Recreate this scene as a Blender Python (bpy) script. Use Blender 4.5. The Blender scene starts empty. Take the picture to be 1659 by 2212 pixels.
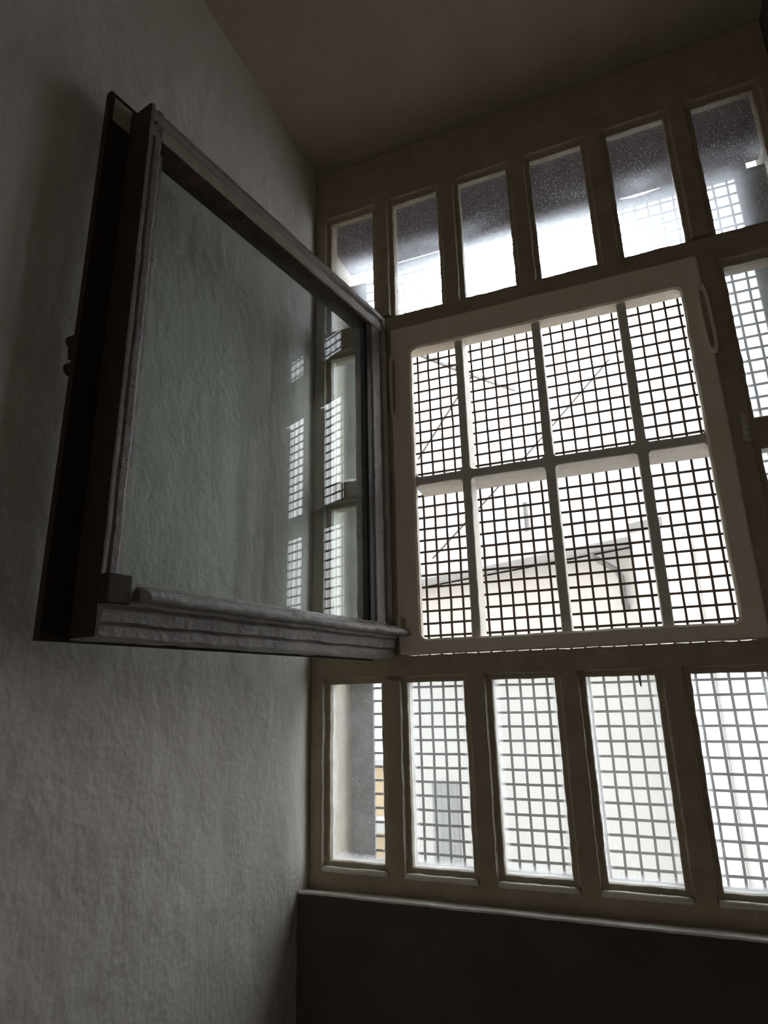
import bpy, bmesh, math, random
from mathutils import Vector, Matrix, noise

# ------------------------------------------------------------------ camera
sc = bpy.context.scene
col = sc.collection
cam_d = bpy.data.cameras.new('camera')
cam_d.sensor_fit = 'VERTICAL'
cam_d.sensor_height = 36.0
cam_d.sensor_width = 27.0
cam_d.lens = 21.754
cam_d.clip_start = 0.01
cam = bpy.data.objects.new('camera', cam_d)
col.objects.link(cam)
right = Vector((0.92712, 0.37413, -0.02174))
fwd = Vector((-0.35319, 0.89169, 0.28311))
up = Vector((0.1253, -0.2548, 0.95884))
m = Matrix((right, up, -fwd)).transposed().to_4x4()
m.translation = Vector((0.4592, -1.2831, -0.9176))
cam.matrix_world = m
sc.camera = cam

# ------------------------------------------------------------------ sky / exposure
sc.view_settings.view_transform = 'Standard'
sc.view_settings.look = 'None'
sc.view_settings.exposure = 0.0
sc.view_settings.gamma = 1.0
sc.view_settings.use_curve_mapping = False
SKY = 1.5
GLOW = 22.0
SIDE = 15.0                        # bright part of the overcast sky, high to the right
w = bpy.data.worlds.new('overcast_sky')
sc.world = w
w.use_nodes = True
nt = w.node_tree
nt.nodes.clear()
out = nt.nodes.new('ShaderNodeOutputWorld')
bg = nt.nodes.new('ShaderNodeBackground')
tc = nt.nodes.new('ShaderNodeTexCoord')
dot = nt.nodes.new('ShaderNodeVectorMath'); dot.operation = 'DOT_PRODUCT'
dot.inputs[1].default_value = Vector((-0.096, 0.803, 0.588)).normalized()
mx = nt.nodes.new('ShaderNodeMath'); mx.operation = 'MAXIMUM'; mx.inputs[1].default_value = 0.0
pw = nt.nodes.new('ShaderNodeMath'); pw.operation = 'POWER'; pw.inputs[1].default_value = 60.0
ma = nt.nodes.new('ShaderNodeMath'); ma.operation = 'MULTIPLY_ADD'
ma.inputs[1].default_value = GLOW
dot2 = nt.nodes.new('ShaderNodeVectorMath'); dot2.operation = 'DOT_PRODUCT'
dot2.inputs[1].default_value = Vector((0.88, 0.22, 0.45)).normalized()
mx2 = nt.nodes.new('ShaderNodeMath'); mx2.operation = 'MAXIMUM'; mx2.inputs[1].default_value = 0.0
pw2 = nt.nodes.new('ShaderNodeMath'); pw2.operation = 'POWER'; pw2.inputs[1].default_value = 5.0
ma2 = nt.nodes.new('ShaderNodeMath'); ma2.operation = 'MULTIPLY_ADD'
ma2.inputs[1].default_value = SIDE; ma2.inputs[2].default_value = SKY
nt.links.new(tc.outputs['Generated'], dot2.inputs[0])
nt.links.new(dot2.outputs['Value'], mx2.inputs[0])
nt.links.new(mx2.outputs[0], pw2.inputs[0])
nt.links.new(pw2.outputs[0], ma2.inputs[0])
nt.links.new(ma2.outputs[0], ma.inputs[2])
bg.inputs['Color'].default_value = (0.98, 0.99, 1.0, 1)
nt.links.new(tc.outputs['Generated'], dot.inputs[0])
nt.links.new(dot.outputs['Value'], mx.inputs[0])
nt.links.new(mx.outputs[0], pw.inputs[0])
nt.links.new(pw.outputs[0], ma.inputs[0])
nt.links.new(ma.outputs[0], bg.inputs['Strength'])
nt.links.new(bg.outputs[0], out.inputs['Surface'])
# weak warm fill added far behind the viewer to brighten the frame fronts
ld = bpy.data.lights.new('front_fill', 'AREA')
ld.shape = 'RECTANGLE'; ld.size = 0.95; ld.size_y = 2.0
ld.energy = 4.4
ld.color = (1.0, 0.91, 0.80)
lo = bpy.data.objects.new('front_fill', ld)
lo.location = (0.31, -3.58, -1.42)
lo.rotation_euler = (math.radians(90), 0, 0)
col.objects.link(lo)
try:
    sc.cycles.use_denoising = True
    sc.cycles.max_bounces = 12
    sc.cycles.diffuse_bounces = 6
    sc.cycles.transparent_max_bounces = 24
    sc.cycles.sample_clamp_indirect = 6.0
except Exception:
    pass


# ------------------------------------------------------------------ materials
def mat_new(name):
    mm = bpy.data.materials.new(name)
    mm.use_nodes = True
    t = mm.node_tree
    t.nodes.clear()
    o = t.nodes.new('ShaderNodeOutputMaterial')
    return mm, t, o


def surf(name, c1, c2, rough=0.5, scale=30.0, bump=0.0, bscale=200.0, spec=0.5, metal=0.0,
         chips=None, chip_scale=60.0, chip_at=0.62, mapping=(1, 1, 1), bump2=None, bdetail=8):
    """painted / plastered surface: two-tone noise, fine bump, optional chipped patches"""
    mm, t, o = mat_new(name)
    b = t.nodes.new('ShaderNodeBsdfPrincipled')
    b.inputs['Roughness'].default_value = rough
    b.inputs['Metallic'].default_value = metal
    b.inputs['Specular IOR Level'].default_value = spec
    co = t.nodes.new('ShaderNodeTexCoord')
    mp = t.nodes.new('ShaderNodeMapping')
    mp.inputs['Scale'].default_value = mapping
    t.links.new(co.outputs['Object'], mp.inputs[0])
    n = t.nodes.new('ShaderNodeTexNoise')
    n.inputs['Scale'].default_value = scale
    n.inputs['Detail'].default_value = 6
    n.inputs['Roughness'].default_value = 0.65
    t.links.new(mp.outputs[0], n.inputs['Vector'])
    r = t.nodes.new('ShaderNodeValToRGB')
    r.color_ramp.elements[0].position = 0.32
    r.color_ramp.elements[1].position = 0.7
    r.color_ramp.elements[0].color = (*c1, 1)
    r.color_ramp.elements[1].color = (*c2, 1)
    t.links.new(n.outputs['Fac'], r.inputs[0])
    cout = r.outputs[0]
    if chips:
        n2 = t.nodes.new('ShaderNodeTexNoise')
        n2.inputs['Scale'].default_value = chip_scale
        n2.inputs['Detail'].default_value = 5
        n2.inputs['Roughness'].default_value = 0.7
        t.links.new(mp.outputs[0], n2.inputs['Vector'])
        r2 = t.nodes.new('ShaderNodeValToRGB')
        r2.color_ramp.elements[0].position = chip_at
        r2.color_ramp.elements[1].position = chip_at + 0.03
        t.links.new(n2.outputs['Fac'], r2.inputs[0])
        mix = t.nodes.new('ShaderNodeMix'); mix.data_type = 'RGBA'
        t.links.new(r2.outputs[0], mix.inputs[0])
        t.links.new(cout, mix.inputs[6])
        mix.inputs[7].default_value = (*chips, 1)
        cout = mix.outputs[2]
    t.links.new(cout, b.inputs['Base Color'])
    if bump:
        n3 = t.nodes.new('ShaderNodeTexNoise')
        n3.inputs['Scale'].default_value = bscale
        n3.inputs['Detail'].default_value = bdetail
        n3.inputs['Roughness'].default_value = 0.6
        t.links.new(mp.outputs[0], n3.inputs['Vector'])
        bp = t.nodes.new('ShaderNodeBump')
        bp.inputs['Strength'].default_value = 1.0
        bp.inputs['Distance'].default_value = bump
        t.links.new(n3.outputs['Fac'], bp.inputs['Height'])
        last = bp
        if bump2:
            n4 = t.nodes.new('ShaderNodeTexNoise')
            n4.inputs['Scale'].default_value = bump2[1]
            n4.inputs['Detail'].default_value = 3
            t.links.new(mp.outputs[0], n4.inputs['Vector'])
            bp2 = t.nodes.new('ShaderNodeBump')
            bp2.inputs['Strength'].default_value = 1.0
            bp2.inputs['Distance'].default_value = bump2[0]
            t.links.new(n4.outputs['Fac'], bp2.inputs['Height'])
            t.links.new(bp.outputs[0], bp2.inputs['Normal'])
            last = bp2
        t.links.new(last.outputs[0], b.inputs['Normal'])
    t.links.new(b.outputs[0], o.inputs['Surface'])
    return mm


def glass(name, tint, dirt_base=0.0, fwd_scatter=0.0, specks=0.0, refl=1.0, edge=0.0):
    """thin pane: clear transmission with Fresnel reflection, dust film, specks and grimy edges"""
    mm, t, o = mat_new(name)
    tr = t.nodes.new('ShaderNodeBsdfTransparent')
    tr.inputs[0].default_value = (*tint, 1)
    gl = t.nodes.new('ShaderNodeBsdfGlossy')
    gl.inputs['Roughness'].default_value = 0.0
    gl.inputs[0].default_value = (refl, refl, refl, 1)
    fr = t.nodes.new('ShaderNodeFresnel')
    fr.inputs['IOR'].default_value = 1.5
    geo = t.nodes.new('ShaderNodeNewGeometry')
    # the back face of the slab must not reflect totally: feed the same IOR both ways
    iorm = t.nodes.new('ShaderNodeMix'); iorm.data_type = 'FLOAT'
    iorm.inputs[2].default_value = 1.5; iorm.inputs[3].default_value = 1.0 / 1.5
    t.links.new(geo.outputs['Backfacing'], iorm.inputs[0])
    t.links.new(iorm.outputs[0], fr.inputs['IOR'])
    clear = t.nodes.new('ShaderNodeMixShader')
    t.links.new(fr.outputs[0], clear.inputs[0])
    t.links.new(tr.outputs[0], clear.inputs[1])
    t.links.new(gl.outputs[0], clear.inputs[2])
    res = clear.outputs[0]
    if dirt_base or specks or edge:
        co = t.nodes.new('ShaderNodeTexCoord')
        tl = t.nodes.new('ShaderNodeBsdfTranslucent')
        tl.inputs[0].default_value = (0.82, 0.84, 0.86, 1)
        n = t.nodes.new('ShaderNodeTexNoise')
        n.inputs['Scale'].default_value = 14
        n.inputs['Detail'].default_value = 8
        n.inputs['Roughness'].default_value = 0.7
        t.links.new(co.outputs['Object'], n.inputs['Vector'])
        mr = t.nodes.new('ShaderNodeMapRange')
        mr.inputs['From Min'].default_value = 0.3; mr.inputs['From Max'].default_value = 0.75
        mr.inputs['To Min'].default_value = dirt_base * 0.5; mr.inputs['To Max'].default_value = dirt_base * 1.6
        t.links.new(n.outputs['Fac'], mr.inputs['Value'])
        fac = mr.outputs[0]
        if specks:
            v = t.nodes.new('ShaderNodeTexNoise')
            v.inputs['Scale'].default_value = 330
            v.inputs['Detail'].default_value = 2
            t.links.new(co.outputs['Object'], v.inputs['Vector'])
            r = t.nodes.new('ShaderNodeMapRange')
            r.inputs['From Min'].default_value = 0.61; r.inputs['From Max'].default_value = 0.70
            r.inputs['To Max'].default_value = specks
            t.links.new(v.outputs['Fac'], r.inputs['Value'])
            ad = t.nodes.new('ShaderNodeMath'); ad.operation = 'ADD'
            t.links.new(fac, ad.inputs[0]); t.links.new(r.outputs[0], ad.inputs[1])
            fac = ad.outputs[0]
        if edge:
            sp = t.nodes.new('ShaderNodeSeparateXYZ')
            t.links.new(co.outputs['Generated'], sp.inputs[0])

            def m1(op, a, bb=None):
                x = t.nodes.new('ShaderNodeMath'); x.operation = op
                if isinstance(a, float): x.inputs[0].default_value = a
                else: t.links.new(a, x.inputs[0])
                if bb is not None:
                    if isinstance(bb, float): x.inputs[1].default_value = bb
                    else: t.links.new(bb, x.inputs[1])
                return x.outputs[0]
            dx = m1('SUBTRACT', 0.5, m1('ABSOLUTE', m1('SUBTRACT', sp.outputs[0], 0.5)))
            dz = m1('MULTIPLY', sp.outputs[2], 2.2)
            d = m1('MINIMUM', dx, dz)
            wob = m1('MULTIPLY', m1('SUBTRACT', n.outputs['Fac'], 0.5), 0.16)
            e = t.nodes.new('ShaderNodeMapRange')
            e.inputs['From Min'].default_value = 0.0; e.inputs['From Max'].default_value = 0.11
            e.inputs['To Min'].default_value = edge; e.inputs['To Max'].default_value = 0.0
            t.links.new(m1('ADD', d, wob), e.inputs['Value'])
            fac = m1('ADD', fac, e.outputs[0])
        mxs = t.nodes.new('ShaderNodeMixShader')
        t.links.new(fac, mxs.inputs[0])
        t.links.new(res, mxs.inputs[1])
        t.links.new(tl.outputs[0], mxs.inputs[2])
        res = mxs.outputs[0]
    if fwd_scatter:
        rf = t.nodes.new('ShaderNodeBsdfRefraction')
        rf.inputs['IOR'].default_value = 1.18
        rf.inputs['Roughness'].default_value = 0.62
        rf.inputs[0].default_value = (0.86, 0.92, 1.0, 1)
        mxs = t.nodes.new('ShaderNodeMixShader')
        mxs.inputs[0].default_value = fwd_scatter
        t.links.new(res, mxs.inputs[1])
        t.links.new(rf.outputs[0], mxs.inputs[2])
        res = mxs.outputs[0]
    t.links.new(res, o.inputs['Surface'])
    return mm


M = {}
M['plaster'] = surf('white_roughcast_plaster', (0.72, 0.675, 0.61), (0.82, 0.775, 0.715), 0.85, 7, 0.010, 15,
                    spec=0.2, bump2=(0.0017, 48), mapping=(1, 1, 0.85), bdetail=3.5)
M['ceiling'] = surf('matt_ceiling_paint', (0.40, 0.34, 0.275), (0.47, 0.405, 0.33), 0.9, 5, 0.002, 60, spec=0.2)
M['ledge'] = surf('white_ledge_paint', (0.70, 0.68, 0.64), (0.84, 0.82, 0.78), 0.5, 30, 0.002, 90)
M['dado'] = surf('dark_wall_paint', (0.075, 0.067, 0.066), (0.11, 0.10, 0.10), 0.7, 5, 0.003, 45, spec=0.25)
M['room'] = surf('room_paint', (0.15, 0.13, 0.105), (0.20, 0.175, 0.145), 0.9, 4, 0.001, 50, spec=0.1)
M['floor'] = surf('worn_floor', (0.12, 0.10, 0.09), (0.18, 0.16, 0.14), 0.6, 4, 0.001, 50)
M['frame'] = surf('taupe_gloss_paint', (0.30, 0.245, 0.17), (0.40, 0.335, 0.245), 0.38, 22, 0.0016, 120,
                  chips=(0.10, 0.07, 0.045), chip_scale=45, chip_at=0.70)
M['insert'] = surf('cream_gloss_paint', (0.74, 0.66, 0.55), (0.82, 0.74, 0.64), 0.42, 18, 0.0012, 110,
                   chips=(0.30, 0.24, 0.17), chip_scale=60, chip_at=0.76)
M['bar'] = surf('cream_bar_paint', (0.62, 0.58, 0.52), (0.74, 0.71, 0.66), 0.5, 40, 0.002, 160)
M['sash'] = surf('flaking_grey_paint', (0.26, 0.237, 0.235), (0.39, 0.36, 0.345), 0.26, 28, 0.003, 130,
                 chips=(0.14, 0.10, 0.075), chip_scale=70, chip_at=0.64)
M['strip_paint'] = surf('old_cream_strip_paint', (0.42, 0.38, 0.31), (0.54, 0.50, 0.42), 0.4, 30, 0.002, 120, chips=(0.10, 0.07, 0.05), chip_scale=80, chip_at=0.68)
M['darkwood'] = surf('dark_bare_wood', (0.025, 0.017, 0.010), (0.05, 0.034, 0.02), 0.7, 20, 0.001, 90, mapping=(6, 6, 1))
M['rebate'] = surf('black_brown_rebate', (0.012, 0.009, 0.008), (0.10, 0.045, 0.025), 0.7, 18, 0.001, 90, mapping=(3, 1, 3))
M['bead'] = surf('black_putty', (0.008, 0.008, 0.010), (0.02, 0.018, 0.018), 0.6, 40, 0.001, 90)
M['iron'] = surf('rusty_wire', (0.045, 0.032, 0.026), (0.085, 0.06, 0.05), 0.75, 90, spec=0.3)
M['strip'] = surf('grey_metal_strip', (0.15, 0.155, 0.16), (0.21, 0.215, 0.22), 0.6, 30, 0.001, 120)
M['reveal'] = surf('beige_render', (0.55, 0.49, 0.41), (0.66, 0.60, 0.51), 0.9, 12, 0.003, 70, spec=0.1,
                   chips=(0.28, 0.24, 0.20), chip_scale=18, chip_at=0.70)
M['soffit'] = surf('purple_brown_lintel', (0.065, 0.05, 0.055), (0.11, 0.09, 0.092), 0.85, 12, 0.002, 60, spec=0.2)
M['facade'] = surf('white_facade_render', (0.70, 0.71, 0.73), (0.76, 0.77, 0.78), 0.9, 0.8, spec=0.1)
M['roof'] = surf('grey_roof_tiles', (0.30, 0.29, 0.29), (0.45, 0.43, 0.43), 0.8, 5, spec=0.2)
M['gutter'] = surf('zinc_gutter', (0.30, 0.32, 0.34), (0.38, 0.40, 0.42), 0.5, 6)
M['pipe'] = surf('dark_zinc_pipe', (0.20, 0.215, 0.22), (0.27, 0.28, 0.28), 0.5, 6)
M['orange'] = surf('ochre_render', (0.70, 0.52, 0.30), (0.78, 0.60, 0.38), 0.9, 2, spec=0.1)
M['ground'] = surf('courtyard_paving', (0.36, 0.35, 0.33), (0.46, 0.45, 0.43), 0.9, 2, spec=0.1)
M['cable'] = surf('grey_cable_sheath', (0.11, 0.115, 0.12), (0.15, 0.155, 0.16), 0.6, 10)
M['glass_top'] = glass('dusty_glass_upper', (0.93, 0.95, 0.97), 0.012, 0.16, 0.30)
M['glass_low'] = glass('dusty_glass', (0.93, 0.96, 0.97), 0.05, 0.04, 0.15, edge=0.45)
M['glass_sash'] = glass('greenish_sash_glass', (0.90, 0.945, 0.94), 0.03, 0.0, 0.0, refl=0.5)
M['glass_far'] = surf('far_window_glass', (0.30, 0.34, 0.36), (0.40, 0.44, 0.46), 0.1, 3)


# ------------------------------------------------------------------ mesh helpers
def link(o, parent=None):
    col.objects.link(o)
    if parent is not None:
        o.parent = parent
    return o


def build(name, bm, material, parent=None, smooth=False):
    bmesh.ops.recalc_face_normals(bm, faces=bm.faces)
    me = bpy.data.meshes.new(name)
    bm.to_mesh(me)
    bm.free()
    me.materials.append(material)
    if smooth:
        for p in me.polygons:
            p.use_smooth = True
    return link(bpy.data.objects.new(name, me), parent)


def empty(name, loc=(0, 0, 0)):
    o = bpy.data.objects.new(name, None)
    o.location = loc
    o.empty_display_size = 0.05
    return link(o)


def tag(o, label, cat=None, group=None, kind=None):
    o['label'] = label
    if cat: o['category'] = cat
    if group: o['group'] = group
    if kind: o['kind'] = kind
    return o


def box(bm, x0, x1, y0, y1, z0, z1):
    v = [bm.verts.new((x, y, z)) for x in (x0, x1) for y in (y0, y1) for z in (z0, z1)]
    for f in ((0, 1, 3, 2), (4, 6, 7, 5), (0, 4, 5, 1), (2, 3, 7, 6), (0, 2, 6, 4), (1, 5, 7, 3)):
        bm.faces.new([v[i] for i in f])
    return v


def boxmesh(*b):
    bm = bmesh.new()
    box(bm, *b)
    return bm


def bevelled(bm, w, seg=2):
    bmesh.ops.bevel(bm, geom=list(bm.edges), offset=w, segments=seg, affect='EDGES', profile=0.6)
    return bm


def jit(p, a, s=70.0):
    q = Vector(p) * s
    n1 = noise.noise_vector(q)
    n2 = noise.noise_vector(q * 0.31 + Vector((7.1, 3.3, 1.7)))
    return Vector(p) + (n1 * a + n2 * a * 1.2)


def sweep(bm, loop, axis, a0, a1, seg=0.008, jitter=0.0, js=70.0):
    """extrude a closed 2D loop [(c, d)] along axis 'x' or 'z'; c = in-plane cross axis, d = depth (y)"""
    n = max(1, int(round((a1 - a0) / seg)))
    rings = []
    for i in range(n + 1):
        a = a0 + (a1 - a0) * i / n
        ring = []
        for c, d in loop:
            p = (c, d, a) if axis == 'z' else (a, d, c)
            if jitter:
                p = jit(p, jitter, js)
            ring.append(bm.verts.new(p))
        rings.append(ring)
    k = len(loop)
    for i in range(n):
        for j in range(k):
            bm.faces.new((rings[i][j], rings[i][(j + 1) % k], rings[i + 1][(j + 1) % k], rings[i + 1][j]))
    bm.faces.new(rings[0])
    bm.faces.new(list(reversed(rings[-1])))


GLZ = [(.0155, -.0220), (.0132, -.0212), (.0122, -.0165), (.0104, -.0128), (.0090, -.0118), (.0018, -.0098), (.0002, -.0080), (.0008, .0062), (.004, .0065), (.004, .032)]
PLN = [(.0015, -.022), (0, -.0205), (0, .032)]


def profile(lo, hi, plo, phi, dy=0.0):
    L = [(lo + p, y + dy) for p, y in plo]
    H = [(hi - p, y + dy) for p, y in phi]
    return L + list(reversed(H))


def member(name, axis, lo, hi, plo, phi, a0, a1, material, parent, dy=0.0, jitter=0.0010):
    bm = bmesh.new()
    sweep(bm, profile(lo, hi, plo, phi, dy), axis, a0, a1, jitter=jitter)
    return build(name, bm, material, parent)


def tube(bm, pts, r, n=10):
    rings = []
    for i, p in enumerate(pts):
        p = Vector(p)
        d = (Vector(pts[min(i + 1, len(pts) - 1)]) - Vector(pts[max(i - 1, 0)])).normalized()
        a = d.orthogonal().normalized()
        b = d.cross(a)
        rings.append([bm.verts.new(p + (a * math.cos(2 * math.pi * k / n) + b * math.sin(2 * math.pi * k / n)) * r) for k in range(n)])
    for i in range(len(rings) - 1):
        A, B = rings[i], rings[i + 1]
        best = min(range(n), key=lambda s: sum((A[k].co - B[(k + s) % n].co).length for k in range(n)))
        for k in range(n):
            bm.faces.new((A[k], A[(k + 1) % n], B[(k + 1 + best) % n], B[(k + best) % n]))
    bm.faces.new(rings[0]); bm.faces.new(rings[-1])


# ------------------------------------------------------------------ room shell
WX0, WX1 = -0.2258, 0.885          # left and right wall faces
CEIL = 0.507
FLOOR = -2.45
BACK = -3.6


def structure(name, bm, material, label):
    o = build(name, bm, material)
    return tag(o, label, kind='structure')


# left wall: thin slab, its face gently uneven like hand-thrown plaster
bm = bmesh.new()
ny, nz = 150, 190
y0, y1, z0, z1 = -1.75, -0.012, -1.95, CEIL
grid = []
for i in range(ny + 1):
    row = []
    for j in range(nz + 1):
        y = y0 + (y1 - y0) * i / ny
        z = z0 + (z1 - z0) * j / nz
        e = min(1.0, min(i, ny - i, j, nz - j) / 6.0)
        d = noise.noise(Vector((y * 5, z * 5, 0.3))) * 0.0035 + noise.noise(Vector((y * 21, z * 17, 4.3))) * 0.0012
        row.append(bm.verts.new((WX0 + d * e, y, z)))
    grid.append(row)
for i in range(ny):
    for j in range(nz):
        bm.faces.new((grid[i][j], grid[i + 1][j], grid[i + 1][j + 1], grid[i][j + 1]))
# remaining flat wall, back to the rear wall and down to the floor
def quad(bm, pts):
    bm.faces.new([bm.verts.new(p) for p in pts])
quad(bm, [(WX0, BACK, FLOOR), (WX0, y0, FLOOR), (WX0, y0, CEIL), (WX0, BACK, CEIL)])
quad(bm, [(WX0, y0, FLOOR), (WX0, y1, FLOOR), (WX0, y1, z0), (WX0, y0, z0)])
box(bm, WX0 - 0.14, WX0 - 0.012, BACK, y1, FLOOR, CEIL)
for p in bm.faces: p.smooth = True
me = bpy.data.meshes.new('wall_left'); bm.to_mesh(me); bm.free(); me.materials.append(M['plaster'])
tag(link(bpy.data.objects.new('wall_left', me)), 'white rough plaster wall left of the barred window', kind='structure')

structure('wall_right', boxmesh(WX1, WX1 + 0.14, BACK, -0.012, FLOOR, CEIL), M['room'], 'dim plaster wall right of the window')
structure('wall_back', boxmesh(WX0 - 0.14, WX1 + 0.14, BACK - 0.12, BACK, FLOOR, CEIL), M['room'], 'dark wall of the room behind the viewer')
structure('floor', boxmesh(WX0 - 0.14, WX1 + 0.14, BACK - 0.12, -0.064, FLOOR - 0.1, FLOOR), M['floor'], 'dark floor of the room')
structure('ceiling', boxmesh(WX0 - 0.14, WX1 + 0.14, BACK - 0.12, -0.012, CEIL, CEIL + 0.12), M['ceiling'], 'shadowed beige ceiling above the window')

# wall under the window, its top a thin plaster ledge in front of the frame
bm = bmesh.new()
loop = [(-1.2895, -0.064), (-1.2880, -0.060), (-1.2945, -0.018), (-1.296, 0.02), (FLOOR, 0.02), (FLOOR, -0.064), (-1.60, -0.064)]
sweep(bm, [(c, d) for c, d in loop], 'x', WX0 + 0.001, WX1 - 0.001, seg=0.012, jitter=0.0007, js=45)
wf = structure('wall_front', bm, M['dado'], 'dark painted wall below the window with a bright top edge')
bm = bmesh.new()
sweep(bm, [(-1.2905, -0.0650), (-1.2868, -0.0655), (-1.2855, -0.061), (-1.2925, -0.017), (-1.2955, -0.017)], 'x', WX0 + 0.001, WX1 - 0.001, seg=0.010, jitter=0.0009, js=40)
tag(build('ledge', bm, M['ledge'], wf), 'white painted plaster ledge')

# outer masonry around the opening (reveal)
bm = bmesh.new()
box(bm, -9.0, -0.238, 0.034, 0.262, -9.0, 7.0)
box(bm, 0.896, 9.0, 0.034, 0.262, -9.0, 7.0)
box(bm, -0.238, 0.896, 0.034, 0.262, -9.0, -1.315)
box(bm, -0.238, 0.896, 0.034, 0.262, 1.2, 7.0)
wo = build('wall_outer', bm, M['reveal'])
tag(wo, 'beige rendered masonry reveal outside the window glass', kind='structure')
bm = bmesh.new()
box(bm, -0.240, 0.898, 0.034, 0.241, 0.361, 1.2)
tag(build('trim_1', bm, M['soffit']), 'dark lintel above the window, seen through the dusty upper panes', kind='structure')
# back of the masonry in line with the room walls
bm = bmesh.new()
box(bm, -1.4, -0.2262, -0.0115, 0.034, -3.2, 1.2)
box(bm, 0.8852, 2.2, -0.0115, 0.034, -3.2, 1.2)
box(bm, -0.2262, 0.8852, -0.0115, 0.034, CEIL + 0.001, 1.2)
box(bm, -0.2262, 0.8852, 0.021, 0.034, -3.2, -1.32)
tag(build('wall_outer', bm, M['reveal']), 'plain inner leaf of the outer masonry', kind='structure')

# ------------------------------------------------------------------ fixed window
PITCH = 0.1806
GL = [-0.182 + PITCH * i for i in range(6)]
GR = [x + 0.1215 for x in GL]
TZ0, TZ1 = -0.002, 0.334           # top row of panes
BZ0, BZ1 = -1.242, -0.894          # bottom row of panes
UZ0, UZ1 = -0.424, -0.0865         # side column, upper pane
LZ0, LZ1 = -0.812, -0.489          # side column, lower pane
win = empty('window_1', (0, 0, 0))
tag(win, 'old barred cell window of many narrow panes around a taller open middle bay', kind='structure')
F = M['frame']
TOPZ, BOTZ = CEIL - 0.002, -1.296
XL, XR = WX0 + 0.002, WX1 - 0.002
member('jamb', 'z', XL, GL[0], PLN, GLZ, BOTZ, TOPZ, F, win)
member('jamb', 'z', GR[5], XR, GLZ, PLN, BOTZ, TOPZ, F, win)
HEADP = GLZ[:-2] + [(.026, .0068), (.026, .032)]
member('head_rail', 'x', TZ1, TOPZ, HEADP, PLN, XL, XR, F, win, dy=0.0003)
member('sill_rail', 'x', BOTZ, BZ0, PLN, GLZ, XL, XR, F, win, dy=0.0003)
# posts left and right of the middle bay
PX0, PX1 = 0.010, 0.653
for lo, hi, a, b in ((GR[0], GL[1], GLZ, GLZ), (GR[4], GL[5], GLZ, GLZ)):
    member('post', 'z', lo, hi, a, b, -0.004, TZ1 + 0.02, F, win)
    member('post', 'z', lo, hi, a, b, BZ0 - 0.02, BZ1 + 0.004, F, win)
member('post', 'z', GR[0], PX0, GLZ, PLN, -0.872, -0.02, F, win, dy=0.0002)
member('post', 'z', PX1, GL[5], PLN, GLZ, -0.872, -0.02, F, win, dy=0.0002)
for i in range(1, 4):
    member('mullion', 'z', GR[i], GL[i + 1], GLZ, GLZ, -0.03, TZ1 + 0.02, F, win)
    member('mullion', 'z', GR[i], GL[i + 1], GLZ, GLZ, BZ0 - 0.02, -0.866, F, win)
# transoms: over and under the middle bay, side parts between stacked panes
member('transom', 'x', -0.0765, TZ0, PLN, GLZ, GR[0] + 0.02, GL[5] - 0.02, F, win, dy=0.0004)
member('transom', 'x', BZ1, -0.8400, GLZ, PLN, GR[0] + 0.02, GL[5] - 0.02, F, win, dy=0.0004)
for lo, hi in ((XL, PX0), (PX1, XR)):
    member('transom', 'x', UZ1, TZ0, GLZ, GLZ, lo, hi, F, win, dy=0.0006)
    member('transom', 'x', LZ1, UZ0, GLZ, GLZ, lo, hi, F, win, dy=0.0006)
    member('transom', 'x', BZ1, LZ0, GLZ, GLZ, lo, hi, F, win, dy=0.0006)


def pane(x0, x1, z0, z1, mname):
    bm = bmesh.new()
    box(bm, x0 - .003, x1 + .003, 0.0068, 0.0098, z0 - .003, z1 + .003)
    o = build('pane', bm, M[mname], win)
    return o


for i in range(6):
    pane(GL[i], GR[i], TZ0, TZ1, 'glass_top')
    pane(GL[i], GR[i], BZ0, BZ1, 'glass_low')
for i in (0, 5):
    pane(GL[i], GR[i], UZ0, UZ1, 'glass_low')
    pane(GL[i], GR[i], LZ0, LZ1, 'glass_low')

# gloss bead under each bottom pane, cream colour painting in its lit upper edge
M['gloss'] = surf('cream_lit_edge_bead', (0.66, 0.61, 0.52), (0.78, 0.73, 0.64), 0.22, 40, 0.0015, 120)
for i in range(6):
    bm = bmesh.new()
    cz, cy, rr = BZ0 - 0.0135, -0.0195, 0.0058
    lp = [(cz + rr * math.sin(a), cy - rr * 1.1 * math.cos(a)) for a in [math.radians(-60 + 20 * q) for q in range(10)]] + [(cz - 0.002, -0.012)]
    sweep(bm, lp, 'x', GL[i] - 0.011, GR[i] + 0.011, jitter=0.0009, js=60)
    build('sill_bead', bm, M['gloss'], win, smooth=True)

# cream steel surround of the open middle bay (flat plate, rounded inner corners)
IX0, IX1, IZ0, IZ1 = -0.0112, 0.6745, -0.8385, -0.0535
CX0, CX1, CZ0, CZ1 = 0.0395, 0.633, -0.8075, -0.121


def rounded(x0, x1, z0, z1, r, per=28, arc=6):
    pts = []
    cs = [(x1 - r, z1 - r, 0), (x0 + r, z1 - r, 90), (x0 + r, z0 + r, 180), (x1 - r, z0 + r, 270)]
    for k in range(4):
        cx, cz, a0 = cs[k]
        for j in range(arc + 1):
            a = math.radians(a0 + 90 * j / arc)
            pts.append((cx + r * math.cos(a), cz + r * math.sin(a)))
        nx, nz_, na = cs[(k + 1) % 4]
        a = math.radians(na)
        e = (nx + r * math.cos(a), nz_ + r * math.sin(a))
        s = pts[-1]
        for j in range(1, per):
            pts.append((s[0] + (e[0] - s[0]) * j / per, s[1] + (e[1] - s[1]) * j / per))
    return pts


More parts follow.
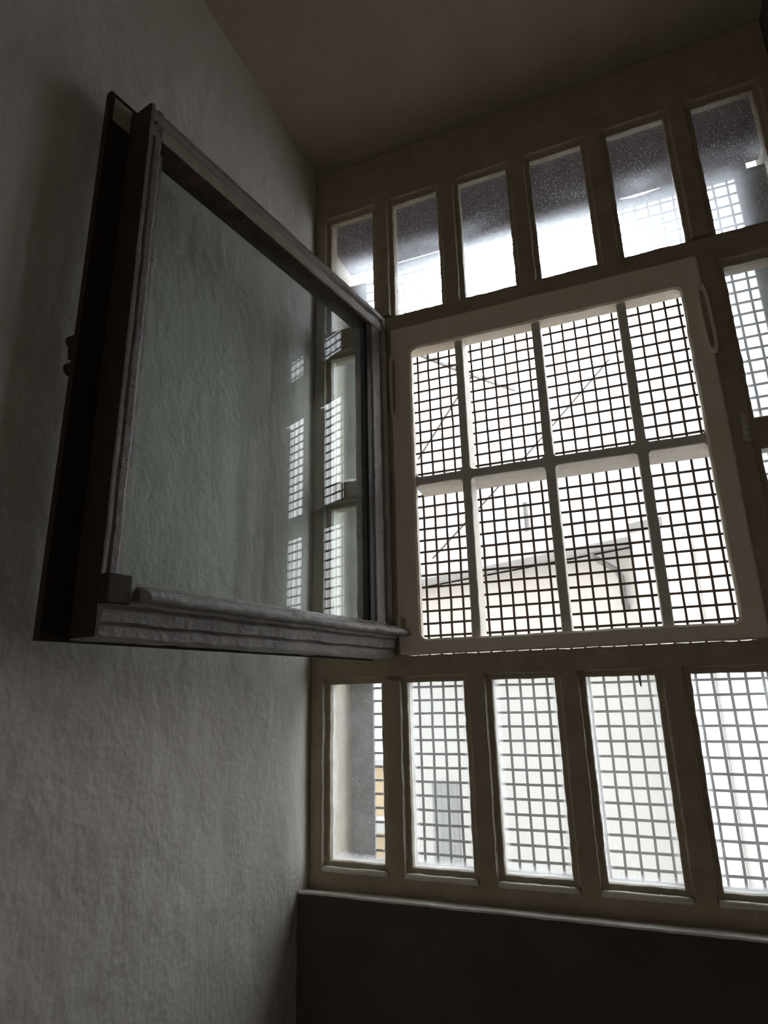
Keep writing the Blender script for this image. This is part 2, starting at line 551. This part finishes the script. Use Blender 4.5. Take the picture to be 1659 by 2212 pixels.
def ring_plate(name, outer, inner, yf, yb, bev, material, parent, jitter=0.0):
    bm = bmesh.new()
    def ringv(pts, y):
        vs = []
        for x, z in pts:
            p = (x, y, z)
            vs.append(bm.verts.new(jit(p, jitter) if jitter else p))
        return vs
    def inset(pts, d):
        cx = sum(p[0] for p in pts) / len(pts); cz = sum(p[1] for p in pts) / len(pts)
        hx = max(abs(p[0] - cx) for p in pts); hz = max(abs(p[1] - cz) for p in pts)
        return [(cx + (p[0] - cx) * (hx + d) / hx, cz + (p[1] - cz) * (hz + d) / hz) for p in pts]
    loops = [ringv(outer, yb), ringv(outer, yf + bev), ringv(inset(outer, -bev * 0.4), yf + bev * 0.3), ringv(inset(outer, -bev), yf),
             ringv(inset(inner, bev * 0.8), yf), ringv(inner, yf + bev * 0.8), ringv(inner, yb)]
    n = len(outer)
    for a in range(len(loops)):
        A, B = loops[a], loops[(a + 1) % len(loops)]
        for i in range(n):
            bm.faces.new((A[i], A[(i + 1) % n], B[(i + 1) % n], B[i]))
    return build(name, bm, material, parent)


surround = ring_plate('opening_frame', rounded(IX0, IX1, IZ0, IZ1, 0.006), rounded(CX0, CX1, CZ0, CZ1, 0.012),
                      -0.029, -0.012, 0.005, M['insert'], win, 0.0010)
tag(surround, 'cream painted steel surround of the middle bay')
# lining behind the plate: closes the gap to posts and transom, gives the lit soffit
bm = bmesh.new()
sweep(bm, [(CZ1 + .003, -0.0125), (CZ1 + .003, 0.016), (-0.072, 0.030), (-0.072, -0.0125)], 'x', 0.006, 0.657, jitter=0.0005)
build('lining', bm, M['insert'], win)
bm = bmesh.new()
sweep(bm, [(0.006, -0.0125), (0.006, 0.02), (CX0 - .006, -0.004), (CX0 - .004, -0.0125)], 'z', CZ0, CZ1 + .004, jitter=0.0004)
build('lining', bm, M['insert'], win)
bm = bmesh.new()
sweep(bm, [(CX1 + .004, -0.0125), (CX1 + .006, -0.004), (0.657, 0.02), (0.657, -0.0125)], 'z', CZ0, CZ1 + .004, jitter=0.0004)
build('lining', bm, M['insert'], win)
# three flat bars and one crossbar, each set on edge and deep
BX = [(0.1461, 0.1650), (0.3255, 0.3452), (0.5075, 0.5268)]
HZ = (-0.4640, -0.4440)
for x0, x1 in BX:
    bm = bmesh.new()
    L = [(x0, -0.0165), (x0 + .0015, -0.018), (x1 - .0015, -0.018), (x1, -0.0165), (x1, 0.016), (x1 - .004, 0.021),
         (x1 - .0035, 0.052), (x0 + .0035, 0.052), (x0 + .004, 0.021), (x0, 0.016)]
    sweep(bm, L, 'z', CZ0 - 0.008, CZ1 + 0.012, jitter=0.0006)
    build('grille_bar', bm, M['bar'], win)
bm = bmesh.new()
z0, z1 = HZ
sweep(bm, [(z0, -0.0168), (z0 + .0015, -0.0184), (z1 - .0015, -0.0184), (z1, -0.0168), (z1, 0.016), (z1 - .004, 0.022), (z1 - .004, 0.075),
           (z0 + .002, 0.075), (z0 + .004, 0.022), (z0, 0.016)], 'x', CX0 - 0.012, CX1 + 0.012, jitter=0.0006)
# paint-filled fillets where bars cross
def fillet(bm, x, z, sx, sz, r=0.008):
    pts = [(x - sx * .002, z - sz * .002)]
    for k in range(5):
        a = math.radians(90 * k / 4)
        pts.append((x + sx * r * (1 - math.sin(a)), z + sz * r * (1 - math.cos(a))))
    f = [bm.verts.new((a, -0.0175, c)) for a, c in pts]
    b = [bm.verts.new((a, 0.014, c)) for a, c in pts]
    n = len(pts)
    bm.faces.new(f); bm.faces.new(b)
    for k in range(n):
        bm.faces.new((f[k], f[(k + 1) % n], b[(k + 1) % n], b[k]))
for x0, x1 in BX:
    for zz, sz in ((HZ[1], 1), (HZ[0], -1)):
        fillet(bm, x0, zz, -1, sz); fillet(bm, x1, zz, 1, sz)
for zz, sz in ((HZ[1], 1), (HZ[0], -1)):
    fillet(bm, CX0, zz, 1, sz); fillet(bm, CX1, zz, -1, sz)
build('crossbar', bm, M['bar'], win)

# long slotted hinge plates on both edges of the surround
def slot_plate(xc, zc, w, h, lean):
    n = 40
    def loop(ww, hh, y):
        vs = []
        for k in range(n):
            a = 2 * math.pi * k / n
            ca, sa = math.cos(a), math.sin(a)
            x = ww * math.copysign(abs(ca) ** 0.55, ca)
            z = hh * math.copysign(abs(sa) ** 0.75, sa)
            vs.append(bm.verts.new((xc + x + lean * z, y, zc + z)))
        return vs
    bm = bmesh.new()
    L = [loop(w, h, -0.027), loop(w, h, -0.034), loop(w - .0015, h - .003, -0.0375), loop(w - .004, h - .010, -0.0370),
         loop(w - .0055, h - .014, -0.030)]
    for A, B in zip(L, L[1:]):
        for k in range(n):
            bm.faces.new((A[k], A[(k + 1) % n], B[(k + 1) % n], B[k]))
    bm.faces.new(L[-1]); bm.faces.new(L[0])
    o = build('slot_plate', bm, M['insert'], surround, smooth=True)
    bm = bmesh.new()
    A, B = loop(w - .0062, h - .016, -0.0312), loop(w - .0062, h - .016, -0.0285)
    bm.faces.new(A); bm.faces.new(B)
    for k in range(n):
        bm.faces.new((A[k], A[(k + 1) % n], B[(k + 1) % n], B[k]))
    so = build('slot', bm, M['frame'], o)
    return o
slot_plate(-0.0035, -0.212, 0.0105, 0.088, 0.0)
slot_plate(0.6705, -0.206, 0.0105, 0.082, -0.02)

bm = bmesh.new()
rings = []
for k in range(9):
    t_ = k / 8
    r_ = 0.0028 * (1 - 0.5 * t_) if k < 8 else 0.0006
    rings.append([bm.verts.new((0.4545 + 0.0008 * t_ + r_ * math.cos(a), 0.002 + r_ * 0.8 * math.sin(a), BZ1 + 0.004 - 0.024 * t_)) for a in [2 * math.pi * q / 8 for q in range(8)]])
for A, B in zip(rings, rings[1:]):
    for q in range(8):
        bm.faces.new((A[q], A[(q + 1) % 8], B[(q + 1) % 8], B[q]))
bm.faces.new(rings[0]); bm.faces.new(rings[-1])
tag(build('paint_drip', bm, M['frame'], win), 'dark run of dried paint hanging over a lower pane')

# small turn button on the right-hand post
bm = bmesh.new()
bevelled(boxmesh(-0.007, 0.007, -0.010, 0.0, -0.022, 0.026), 0.004)
for v in bm.verts: pass
b2 = bmesh.new()
bevelled_b = boxmesh(-0.0065, 0.0065, -0.014, 0.0, -0.028, 0.028)
bevelled(bevelled_b, 0.0045, 3)
tube(bevelled_b, [(0, 0.0, -0.012), (0.002, -0.017, -0.012)], 0.006, 12)
b2.free(); bm.free()
tb = build('turn_button', bevelled_b, M['strip_paint'], win, smooth=True)
tb.location = (0.6985, -0.021, -0.4500)
tag(tb, 'small worn metal turn button')

# ------------------------------------------------------------------ open casement sash
ang = math.atan2(-0.985, -0.1741)
sash = empty('window_sash', (-0.0146, -0.0505, -0.846))
sash.rotation_euler = (0, 0, ang)
tag(sash, 'flaking grey single-pane window sash swung open into the room beside the white wall', 'window sash')
LEN, HT = 0.684, 0.8126            # along the sash from hinge to free edge, height
S = M['sash']


def hz_sweep(bm, loop, a0, a1, axis, jitter=0.0008, seg=0.008):
    sweep(bm, loop, axis, a0, a1, seg=seg, jitter=jitter, js=80)


# stiles: moulded outer face at local y = 0, wall side at y = -0.05
bm = bmesh.new()
hz_sweep(bm, [(0.0, -0.051), (0.0, -0.004), (0.002, 0.0005), (0.010, 0.0015), (0.0145, -0.001), (0.0155, -0.006), (0.020, -0.007), (0.024, -0.0035),
              (0.030, -0.003), (0.055, -0.003), (0.0575, -0.006), (0.0575, -0.027), (0.048, -0.027), (0.048, -0.034), (0.0575, -0.036), (0.0575, -0.051)], 0.0, HT - 0.002, 'z')
build('stile', bm, S, sash)
bm = bmesh.new()
hz_sweep(bm, [(LEN - 0.001, -0.051), (LEN - 0.001, -0.004), (LEN - 0.003, 0.0005), (LEN - 0.007, 0.001), (LEN - 0.010, -0.003), (LEN - 0.0105, -0.007),
              (LEN - 0.014, -0.0075), (LEN - 0.016, -0.004), (LEN - 0.024, -0.003), (LEN - 0.027, -0.005), (LEN - 0.040, -0.026), (LEN - 0.048, -0.027),
              (LEN - 0.048, -0.034), (LEN - 0.030, -0.036), (LEN - 0.030, -0.051)], 0.0, HT + 0.006, 'z')
build('stile', bm, S, sash)
# top rail
bm = bmesh.new()
hz_sweep(bm, [(HT, -0.051), (HT, -0.003), (HT - .002, 0.0), (HT - .012, 0.0005), (HT - .017, -0.004), (HT - .019, -0.006), (HT - .022, -0.0035), (HT - .043, -0.0025),
              (HT - .0455, -0.005), (HT - .030, -0.027), (HT - .026, -0.0275), (HT - .026, -0.034), (HT - .014, -0.036), (HT - .014, -0.051)], 0.003, LEN - 0.003, 'x')
build('top_rail', bm, S, sash)
bm = bmesh.new()
hz_sweep(bm, [(HT - .0445, -0.0045), (HT - .0440, -0.0012), (HT - .0250, -0.0010), (HT - .0240, -0.0045)], 0.020, LEN - 0.026, 'x')
for hx in (0.06, 0.13, 0.29, 0.36, 0.41, 0.52, 0.60):
    tube(bm, [(hx, -0.002, HT - .035), (hx, -0.0006, HT - .035)], 0.0016, 8)
tag(build('glazing_strip', bm, M['strip_paint'], sash), 'cream strip nailed along the top rail')
# bottom rail with stepped mouldings
bm = bmesh.new()
hz_sweep(bm, [(0.001, -0.051), (0.0, -0.002), (0.003, 0.002), (0.014, 0.003), (0.018, 0.0), (0.020, 0.006), (0.034, 0.009), (0.038, 0.006), (0.040, 0.012), (0.050, 0.013),
              (0.060, 0.010), (0.072, -0.004), (0.074, -0.027), (0.074, -0.034), (0.066, -0.036), (0.066, -0.051)], 0.004, LEN - 0.004, 'x', jitter=0.0013)
build('bottom_rail', bm, S, sash)
# rain bar along the bottom, rounded and overpainted, running past the hinge edge
bm = bmesh.new()
hz_sweep(bm, [(0.047, 0.004), (0.045, 0.021), (0.047, 0.0275), (0.0525, 0.0285), (0.058, 0.025), (0.0635, 0.016), (0.067, 0.004)], -0.038, LEN - 0.048, 'x', jitter=0.0016)
rb = build('rain_bar', bm, S, sash, smooth=True)
tag(rb, 'lumpy overpainted drip bar along the bottom of the sash')
bm = bmesh.new()
pts = []
for x, z in ((0.006, 0.05), (0.006, 0.084), (-0.022, 0.084), (-0.030, 0.081), (-0.034, 0.074), (-0.034, 0.056), (-0.034, 0.05)):
    pts.append((x, z))
f = [bm.verts.new((x, 0.012, z)) for x, z in pts]; b = [bm.verts.new((x, 0.016, z)) for x, z in pts]
bm.faces.new(f); bm.faces.new(b)
for k in range(len(pts)):
    bm.faces.new((f[k], f[(k + 1) % len(pts)], b[(k + 1) % len(pts)], b[k]))
build('end_tab', bm, M['frame'], sash)
bm = boxmesh(LEN - 0.032, LEN + 0.002, 0.001, 0.020, 0.040, 0.0765)
bevelled(bm, 0.003)
tag(build('corner_block', bm, M['darkwood'], sash), 'dark broken block at the free end of the drip bar')
# dark glazing rebate on the hinge side and under the top rail
bm = boxmesh(0.0570, 0.0745, -0.0150, -0.0062, 0.066, HT - 0.041)
tag(build('glazing_bead', bm, M['bead'], sash), 'black putty strip against the glass')
bm = bmesh.new()
sweep(bm, [(HT - .0475, -0.0060), (HT - .0455, -0.0150), (HT - .0440, -0.0440), (HT - .0260, -0.0440), (HT - .0290, -0.0285), (HT - .0440, -0.0050)], 'x', 0.056, LEN - 0.027, jitter=0.0007)
tag(build('glazing_bead', bm, M['rebate'], sash), 'dark brown bare wood strip under the top rail')
# bare dark wood of the free edge, and the overlap strip on the wall side
bm = bmesh.new()
sweep(bm, [(LEN - 0.0012, -0.051), (LEN + 0.0006, -0.050), (LEN + 0.0006, -0.003), (LEN - 0.0012, -0.0015)], 'z', 0.002, HT + 0.004, jitter=0.0003)
tag(build('edge_facing', bm, M['darkwood'], sash), 'dark brown bare free edge')
bm = bmesh.new()
box(bm, LEN - 0.030, LEN + 0.038, -0.060, -0.0485, -0.002, HT + 0.022)
box(bm, 0.0, LEN - 0.030, -0.060, -0.0505, HT - 0.035, HT + 0.018)
box(bm, 0.0, LEN - 0.030, -0.060, -0.0505, -0.002, 0.055)
box(bm, 0.0, 0.03, -0.060, -0.0505, 0.055, HT - 0.035)
tag(build('overlap_strip', bm, M['darkwood'], sash), 'dark overlap strip on the wall side of the sash')
bm = boxmesh(LEN + 0.001, LEN + 0.031, -0.0487, -0.0478, HT - 0.030, HT + 0.014)  # lighter cream patch on the inner face of the overlap strip
tag(build('pale_patch', bm, M['strip_paint'], sash), 'lighter patch at the top of the overlap strip')
# glass
bm = boxmesh(0.049, LEN - 0.047, -0.0325, -0.0285, 0.062, HT - 0.0425)
for v in bm.verts:                 # old pane set a little askew in its deep rebate
    v.co.y += 0.014 - 0.032 * (v.co.x - 0.049) / 0.588
tag(build('glass_pane', bm, M['glass_sash'], sash), 'large greenish glass pane reflecting the window')
# handle on the wall side of the free stile
bm = boxmesh(LEN + 0.006, LEN + 0.036, -0.064, -0.059, 0.345, 0.425)
bevelled(bm, 0.003)
tube(bm, [(LEN + 0.028, -0.058, 0.405), (LEN + 0.031, -0.079, 0.405)], 0.0085, 12)
tube(bm, [(LEN + 0.030, -0.076, 0.412), (LEN + 0.028, -0.074, 0.380)], 0.006, 10)
tube(bm, [(LEN + 0.028, -0.058, 0.362), (LEN + 0.030, -0.076, 0.362)], 0.009, 12)
tag(build('latch', bm, M['darkwood'], sash), 'small dark latch on the wall side edge')
# hinges joining the sash to the left post of the bay
for zc in (0.040, 0.62):
    bm = bmesh.new()
    tube(bm, [(-0.008, -0.020, zc - 0.035), (-0.008, -0.020, zc + 0.035)], 0.0065, 14)
    box(bm, -0.006, 0.010, -0.024, -0.017, zc - 0.033, zc + 0.033)
    box(bm, -0.030, -0.008, -0.022, -0.018, zc - 0.033, zc - 0.002)
    build('hinge', bm, M['frame'], sash)

# ------------------------------------------------------------------ wire mesh screen outside
MY = 0.220
MX0, MX1, MZ0, MZ1 = -0.175, 0.830, -1.285, 0.308
screen = empty('wire_mesh_screen', (0.327, MY, MZ0))
tag(screen, 'dark square wire mesh screen fixed across the outside of the window', 'window screen')


def spart(name, bm, material):
    o = build(name, bm, material, screen)
    o.matrix_parent_inverse = Matrix.Translation((0.327, MY, MZ0)).inverted()
    return o


rnd = random.Random(4)
bm = bmesh.new()
pitch = 0.0309
x0 = -0.0224
WW = 0.0026
k = math.ceil((MX0 - x0) / pitch)
while x0 + k * pitch < MX1:
    x = x0 + k * pitch
    n = 27
    path = [(x + rnd.uniform(-.0006, .0006), MY - 0.001 + 0.0006 * (-1) ** i, MZ0 - .006 + (MZ1 - MZ0 + .012) * i / n) for i in range(n + 1)]
    rings = []
    for p in path:
        rings.append([bm.verts.new((p[0] + a, p[1] + b, p[2])) for a, b in ((-WW, -.0016), (WW, -.0016), (WW, .0016), (-WW, .0016))])
    for A, B in zip(rings, rings[1:]):
        for j in range(4):
            bm.faces.new((A[j], A[(j + 1) % 4], B[(j + 1) % 4], B[j]))
    k += 1
z0 = -0.4414
k = math.ceil((MZ0 - z0) / 0.0307)
while z0 + k * 0.0307 < MZ1:
    z = z0 + k * 0.0307
    n = 18
    rings = []
    for i in range(n + 1):
        xx = MX0 - .006 + (MX1 - MX0 + .012) * i / n
        zz = z + rnd.uniform(-.0005, .0005)
        rings.append([bm.verts.new((xx, MY + b + .0009, zz + a)) for a, b in ((-WW, -.0016), (WW, -.0016), (WW, .0016), (-WW, .0016))])
    for A, B in zip(rings, rings[1:]):
        for j in range(4):
            bm.faces.new((A[j], A[(j + 1) % 4], B[(j + 1) % 4], B[j]))
    k += 1
spart('mesh', bm, M['iron'])
spart('frame_strip', boxmesh(-0.2375, MX0, MY - .006, MY + .004, MZ0 - .02, 0.300), M['strip'])
spart('frame_strip', boxmesh(MX1, 0.8955, MY - .006, MY + .004, MZ0 - .02, 0.322), M['strip'])
bm = bmesh.new()
pts = [(-0.115, MZ1), (0.86, MZ1), (0.86, 0.338), (0.70, 0.339), (0.665, 0.338), (0.63, 0.333), (0.60, 0.331), (0.575, 0.335), (0.555, 0.340), (0.30, 0.345), (0.10, 0.336), (-0.115, 0.336)]
f = [bm.verts.new((x, MY - .0065, z)) for x, z in pts]; b = [bm.verts.new((x, MY + .0045, z)) for x, z in pts]
bm.faces.new(f); bm.faces.new(b)
for k in range(len(pts)):
    bm.faces.new((f[k], f[(k + 1) % len(pts)], b[(k + 1) % len(pts)], b[k]))
spart('frame_strip', bm, M['strip'])
spart('frame_strip', boxmesh(-0.2375, 0.8955, MY - .0065, MY + .0045, MZ0 - .028, MZ0 - .004), M['strip'])

# ------------------------------------------------------------------ outside
TH = math.radians(26)
ground = boxmesh(-16, 16, 0.3, 22, -9.2, -9.0)
tag(build('ground', ground, M['ground']), 'grey paved courtyard far below the window', kind='structure')

bld = empty('white_building', (0.2105, 6.2169, 0.0))
bld.rotation_euler = (0, 0, -TH)
tag(bld, 'white rendered house opposite with grey roof and zinc gutter, beyond the mesh', 'building')
# local x along the facade (to the right), local y away from us
bm = bmesh.new()
box(bm, -3.7, 1.28, 0.0, 4.0, -9.0, 0.60)
build('facade', bm, M['facade'], bld)
bm = bmesh.new()
P = [(-3.9, -0.25, 0.66), (0.62, -0.25, 0.66), (0.62, 4.2, 0.66), (-3.9, 4.2, 0.66), (-2.2, 1.9, 1.75), (-1.0, 1.9, 1.75)]
V = [bm.verts.new(p) for p in P]
for fc in ((0, 1, 5, 4), (1, 2, 5), (2, 3, 4, 5), (3, 0, 4), (0, 3, 2, 1)):
    bm.faces.new([V[i] for i in fc])
build('roof', bm, M['roof'], bld)
bm = boxmesh(-3.95, 0.66, -0.34, -0.24, 0.56, 0.665)
bevelled(bm, 0.03)
build('gutter', bm, M['gutter'], bld)
bm = bmesh.new()
tube(bm, [(0.02, -0.30, 0.60), (0.03, -0.28, 0.52), (0.20, -0.10, 0.36), (0.225, -0.07, 0.28), (0.225, -0.07, 0.0), (0.215, 0.03, -0.08)], 0.035, 10)
build('downpipe', bm, M['pipe'], bld)
bm = bmesh.new()
tube(bm, [(-2.0, 1.5, 1.2), (-2.0, 1.5, 2.0)], 0.05, 10)
build('vent_pipe', bm, M['pipe'], bld)
for x0_, x1_, z0_, z1_ in ((-2.86, -2.42, -3.15, -2.06),):
    bm = bmesh.new()
    box(bm, x0_, x1_, -0.05, 0.02, z0_, z1_)
    fr = build('window_frame', bm, M['gutter'], bld)
    for a in (x0_ + .05, (x0_ + x1_) / 2 + .03):
        for zz in (z0_ + .06, z0_ + .42, z0_ + .78):
            build('pane', boxmesh(a, a + (x1_ - x0_) / 2 - .10, -0.055, -0.048, zz, zz + .28), M['glass_far'], fr)

ax = empty('stair_annex', (0.2105, 6.2169, 0.0))
ax.rotation_euler = (0, 0, -TH)
tag(ax, 'small flat-roofed annex with grey top beside the white house gutter', 'building')
build('wall', boxmesh(0.70, 1.02, -0.7, -0.02, -9.0, 0.60), M['facade'], ax)
build('flat_roof', boxmesh(0.68, 1.04, -0.72, -0.02, 0.60, 0.69), M['gutter'], ax)

ob = empty('ochre_building', (-5.2, 12.0, -9.0))
tag(ob, 'ochre house glimpsed at the far left edge of the mesh, low down', 'building')
build('wall', boxmesh(-1.4, 0.30, 0, 3, 0, 6.6), M['orange'], ob)
build('roof', boxmesh(-1.5, 0.9, -0.1, 3.1, 6.6, 6.75), M['facade'], ob)
build('balcony', boxmesh(-0.9, 0.9, -0.5, 0.0, 5.4, 5.62), M['facade'], ob)
build('side_wall', boxmesh(0.30, 0.9, 0.2, 3, 0, 6.6), M['facade'], ob)

wb = empty('pale_block', (5.2, 13.0, -9.0))
tag(wb, 'bright white block right of the opposite house, behind the lower right panes', 'building')
build('wall', boxmesh(-4.2, 5, 0, 3, 0, 8.6), M['facade'], wb)
build('parapet', boxmesh(-4.3, 5.1, -0.08, 3.1, 8.6, 8.72), M['facade'], wb)


def cable(a, b, r, label):
    bm = bmesh.new()
    a, b = Vector(a), Vector(b)
    pts = [a.lerp(b, i / 12) - Vector((0, 0, 0.04 * math.sin(math.pi * i / 12))) for i in range(13)]
    tube(bm, pts, r, 8)
    return tag(build('overhead_cable', bm, M['cable']), label, 'cable', 'cables over the courtyard')
oc = cable((-0.887, 0.290, 0.69), (-0.45, 5.0, 2.28), 0.022, 'thick grey cable sloping down to the right, behind the upper left of the bay')
bm = bmesh.new()
tube(bm, [(-0.585, 3.54, 1.755), (-0.738, 3.54, 1.56), (-0.989, 3.54, 1.223), (-1.12, 3.54, 1.05)], 0.010, 8)
build('drop_wire', bm, M['cable'], oc)
cable((-2.40, 8.0, 1.15), (0.6, 8.0, 4.0), 0.016, 'thin grey cable rising to the right, behind the middle of the crossbar')
